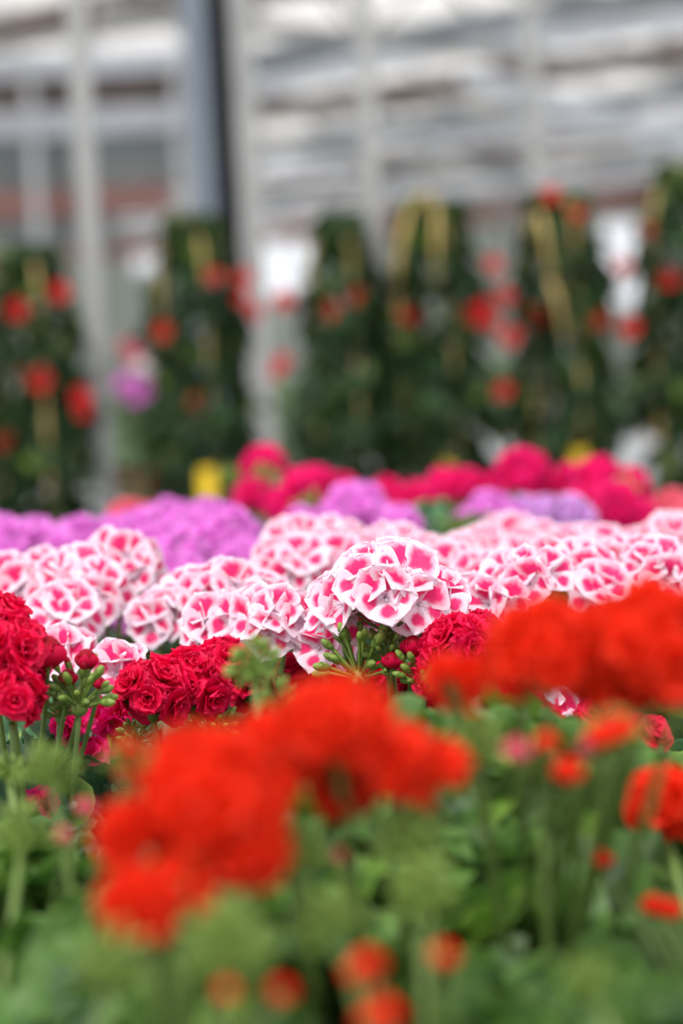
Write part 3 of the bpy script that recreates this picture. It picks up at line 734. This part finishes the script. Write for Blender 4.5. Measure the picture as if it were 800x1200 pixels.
# ------------------------------------------------------------------ greenhouse shell, turned against the view
PSI = rad(40)
def g(u, v, z): return Vector((u*math.cos(PSI)+v*math.sin(PSI), -u*math.sin(PSI)+v*math.cos(PSI), z))
U0, U1 = -44., -3.
V0, BAY, NB = 10., 3.2, 7
ZG, ZR = 4.0, 4.9
struct('floor', (lambda mb: (mb.box(-30, 40, -4, 60, -.1, 0), mb.mesh('floor', 'concrete', False))[1])(MB()))
rr_ = random.Random(9)
openings = []
def seen_at(p):
    q = cam_rot.transposed() @ (p-CAM); return 400+q.x/-q.z*FPX, 600-q.y/-q.z*FPX
VENTS = set()
for b_ in range(NB):
    for k in range(int(U1-U0)):
        x, y = seen_at(g(U0+k+.5, V0+b_*BAY+BAY*.75, (ZG+ZR)/2))
        if any(abs(x-a) < w and abs(y-c) < h for a, c, w, h in ((495, 178, 42, 10), (372, 108, 30, 12), (585, 100, 30, 9), (690, 92, 30, 9), (150, 75, 40, 6), (620, 40, 40, 6))): VENTS.add((b_, k))
print('vents', VENTS)
roof = MB(); n_tr = 0
for b_ in range(NB):
    v = V0+b_*BAY
    # both slopes as single sheets between glazing bars, some vents open
    u = U0
    while u < U1-.01:
        for (va, za, vb, zb, far) in ((v, ZG, v+BAY/2, ZR, 0), (v+BAY/2, ZR, v+BAY, ZG, 1)):
            if (b_, int(u-U0)) in VENTS or (far and rr_.random() < .06): continue     # vents left open
            A, B, D, E = g(u+.03, va, za+.05), g(u+.97, va, za+.05), g(u+.97, vb, zb+.05), g(u+.03, vb, zb+.05)
            k = len(roof.v); up = Vector((0, 0, .012)); roof.v += [A, B, D, E, A+up, B+up, D+up, E+up]
            for f in ((0, 3, 2, 1), (4, 5, 6, 7), (0, 1, 5, 4), (1, 2, 6, 5), (2, 3, 7, 6), (3, 0, 4, 7)): roof.face([k+q for q in f])
        u += 1.0
struct('ceiling', roof.mesh('roof_glass', 'glass_roof', False))
def trim(mb, m):
    global n_tr
    n_tr += 1; struct('trim_%d' % n_tr, mb.mesh('trim', m, False))
for b_ in range(NB+1):
    v = V0+b_*BAY
    mb = MB(); mb.beam(g(U0, v, ZG), g(U1, v, ZG), .22, .22 if b_ % 2 else .20); trim(mb, 'rust' if b_ % 2 else 'steel_blue')
    if b_ < NB:
        mb = MB(); mb.beam(g(U0, v+BAY/2, ZR), g(U1, v+BAY/2, ZR), .07, .07); trim(mb, 'alu')
        mb = MB(); mb.beam(g(U0, v+BAY*.75, (ZG+ZR)/2-.04), g(U1, v+BAY*.75, (ZG+ZR)/2-.04), .05, .05)
        mb.beam(g(U0, v+BAY*.25, (ZG+ZR)/2-.04), g(U1, v+BAY*.25, (ZG+ZR)/2-.04), .05, .05); trim(mb, 'rust')
        mb = MB(); u = U0
        while u < U1+.01:
            mb.beam(g(u, v, ZG+.04), g(u, v+BAY/2, ZR+.04), .035, .04); mb.beam(g(u, v+BAY/2, ZR+.04), g(u, v+BAY, ZG+.04), .035, .04); u += 1.0
        trim(mb, 'alu')
for k in range(7):       # lattice girders along the bays
    u = U0+1+k*5.5
    mb = MB(); z1, z0 = ZG-.12, ZG-.62
    mb.beam(g(u, V0, z1), g(u, V0+NB*BAY, z1), .08, .09); mb.beam(g(u, V0, z0), g(u, V0+NB*BAY, z0), .08, .09)
    n = int(NB*BAY/.8)
    for i in range(n):
        a, b = V0+i*.8, V0+(i+1)*.8
        mb.beam(g(u, a, z0 if i % 2 else z1), g(u, b, z1 if i % 2 else z0), .03, .03)
    trim(mb, 'steel')
for k in range(1, NB, 2):       # shade cloth drawn together in bundles under the girders
    v = V0+1.6+k*BAY
    mb = MB()
    for j, (u0, u1) in enumerate(((U0+1.2, U0+12.8), (U0+13.2, U1-1))):
        pts = []; n = 40
        mb.tube([g(u0+(u1-u0)*i/n, v+.05*math.sin(i*1.3), ZG-.42+.03*math.sin(i*.9)) for i in range(n+1)], [.075+.012*math.sin(i*2.1) for i in range(n+1)], 8)
    t = thing('shade_screen', 'bundled pale shade cloth hanging in a long roll below the glass roof', 'shade screen', (0, 0, 0), 0, 'rolled shade screens below the roof', mb.mesh('screen', 'screen'))
for i in range(4):       # far columns
    for j in range(3):
        u, v = U0+5+i*6, V0+6.4+j*6.4
        q = g(u, v, 0)
        if not (12 < q.y < 38 and abs(q.x) < .16*q.y): continue
        t = thing('roof_column', 'thin distant grey column carrying the roof far behind the climbers', 'column', (q.x, q.y, 0), -PSI, 'distant roof columns')
        mb = MB(); mb.box(-.05, .05, -.05, .05, 0, 3.9); link('shaft', mb.mesh('shaft', 'steel', False), t)
        mb = MB(); mb.box(-.09, .09, -.09, .09, 3.9, 3.92); link('cap_plate', mb.mesh('cap', 'steel', False), t)

# cross partition standing beyond the climbers at the left: pale rails, brown boarding, grey sheet
def band(y0, y1, x0, x1, d, dep, m):
    A, B = at(x0, y1, d), at(x1, y0, d); zt, zb = at((x0+x1)/2, y0, d).z, at((x0+x1)/2, y1, d).z
    mb = MB(); mb.box(A.x, B.x, d-dep/2, d+dep/2, zb, zt); trim(mb, m)
PX0, PX1, PD = -260, 232, 20.0
band(72, 96, PX0, PX1, PD-.05, .20, 'screen'); band(96, 134, PX0, PX1, PD+.1, .06, 'rust'); band(140, 166, PX0, PX1, PD-.05, .20, 'screen')
band(166, 230, PX0, PX1, PD+.1, .04, 'greysheet'); band(231, 258, PX0, 200, PD, .14, 'brick'); band(258, 300, PX0, 138, PD+.1, .06, 'greysheet')
for x in (-180, -60, 38, 208):
    A = at(x, 72, PD); mb = MB(); mb.box(A.x-.035, A.x+.035, PD-.12, PD-.02, 0, A.z); trim(mb, 'alu')
mb = MB(); mb.beam(at(545, 90, 21), at(830, 170, 17), .10, .16); trim(mb, 'screen')
mb = MB(); mb.beam(at(-40, 36, 16), at(170, -12, 18), .08, .10); trim(mb, 'rust')
mb = MB(); mb.beam(at(-40, 56, 16), at(300, 14, 18.5), .08, .08); trim(mb, 'steel')

# far wall with windows open to the sky: along u at v=VW
VW = V0+NB*BAY
wins = []   # (u centre, half width, z0, z1)
def uv_of(px, py, v):
    """u on the far wall where a pixel's ray meets it"""
    d0 = at(px, py, 1)-CAM
    vx = d0.x*math.sin(PSI)+d0.y*math.cos(PSI); k = v/vx
    q = CAM+d0*k
    return q.x*math.cos(PSI)-q.y*math.sin(PSI), q.z
for (xa, xb, ya, yb) in ((152, 190, 268, 318), (300, 392, 240, 345), (702, 752, 258, 362)):
    ua, za = uv_of(xa, ya, VW); ub, zb = uv_of(xb, yb, VW)
    wins.append((min(ua, ub), max(ua, ub), min(za, zb), max(za, zb)))
wins.sort()
mb = MB(); rail = MB()
TG = Matrix(((math.cos(PSI), math.sin(PSI), 0, 0), (-math.sin(PSI), math.cos(PSI), 0, 0), (0, 0, 1, 0), (0, 0, 0, 1)))
u = U0
for (a, b_, z0, z1) in wins:
    mb.box(u, a, VW, VW+.04, 0, ZG, TG); mb.box(a, b_, VW, VW+.04, 0, z0, TG); mb.box(a, b_, VW, VW+.04, z1, ZG, TG); u = b_
mb.box(u, U1, VW, VW+.04, 0, ZG, TG)
struct('wall_back', mb.mesh('wall', 'wallpanel', False))
for i, (a, b_, z0, z1) in enumerate(wins):
    mb = MB(); w = .05
    mb.box(a, b_, VW-.03, VW+.05, z0, z0+w, TG); mb.box(a, b_, VW-.03, VW+.05, z1-w, z1, TG)
    mb.box(a, a+w, VW-.03, VW+.05, z0, z1, TG); mb.box(b_-w, b_, VW-.03, VW+.05, z0, z1, TG)
    mb.box((a+b_)/2-.02, (a+b_)/2+.02, VW-.03, VW+.05, z0, z1, TG)
    struct('window_%d' % (i+1), mb.mesh('window', 'alu', False))
mb = MB(); mb.box(U0, U1, VW-.08, VW-.02, 3.45, 3.8, TG); trim(mb, 'brick')
mb = MB()
k = 0; u = U0
while u < U1: mb.box(u, u+.06, VW-.06, VW, 0, ZG, TG); u += 2
trim(mb, 'alu')

# ------------------------------------------------------------------ light
w = bpy.data.worlds.new('overcast_sky'); bpy.context.scene.world = w; w.use_nodes = True
nt = w.node_tree; bg = nt.nodes['Background']
tc = nt.nodes.new('ShaderNodeTexCoord'); sp = nt.nodes.new('ShaderNodeSeparateXYZ'); cr = nt.nodes.new('ShaderNodeValToRGB')
nt.links.new(tc.outputs['Generated'], sp.inputs[0]); nt.links.new(sp.outputs['Z'], cr.inputs['Fac'])
e = cr.color_ramp.elements; e[0].position = 0; e[0].color = (.93, .95, 1, 1); e[1].position = 1; e[1].color = (1, 1, 1, 1)
nt.links.new(cr.outputs[0], bg.inputs['Color']); bg.inputs['Strength'].default_value = 1.15
sl = bpy.data.lights.new('sun', 'SUN'); sl.energy = 2.6; sl.angle = rad(12); sl.color = (1, .97, .92)
so = bpy.data.objects.new('sun', sl); C.objects.link(so); so.rotation_euler = Euler((rad(28), rad(-18), 0))
sc = bpy.context.scene
sc.view_settings.view_transform = 'Standard'; sc.view_settings.look = 'None'; sc.view_settings.gamma = 1; sc.view_settings.exposure = .13
sc.view_settings.use_curve_mapping = False
sc.cycles.max_bounces = 6; sc.cycles.diffuse_bounces = 3; sc.cycles.transmission_bounces = 4; sc.cycles.glossy_bounces = 2
sc.cycles.use_denoising = True
print('objects', len(bpy.data.objects))
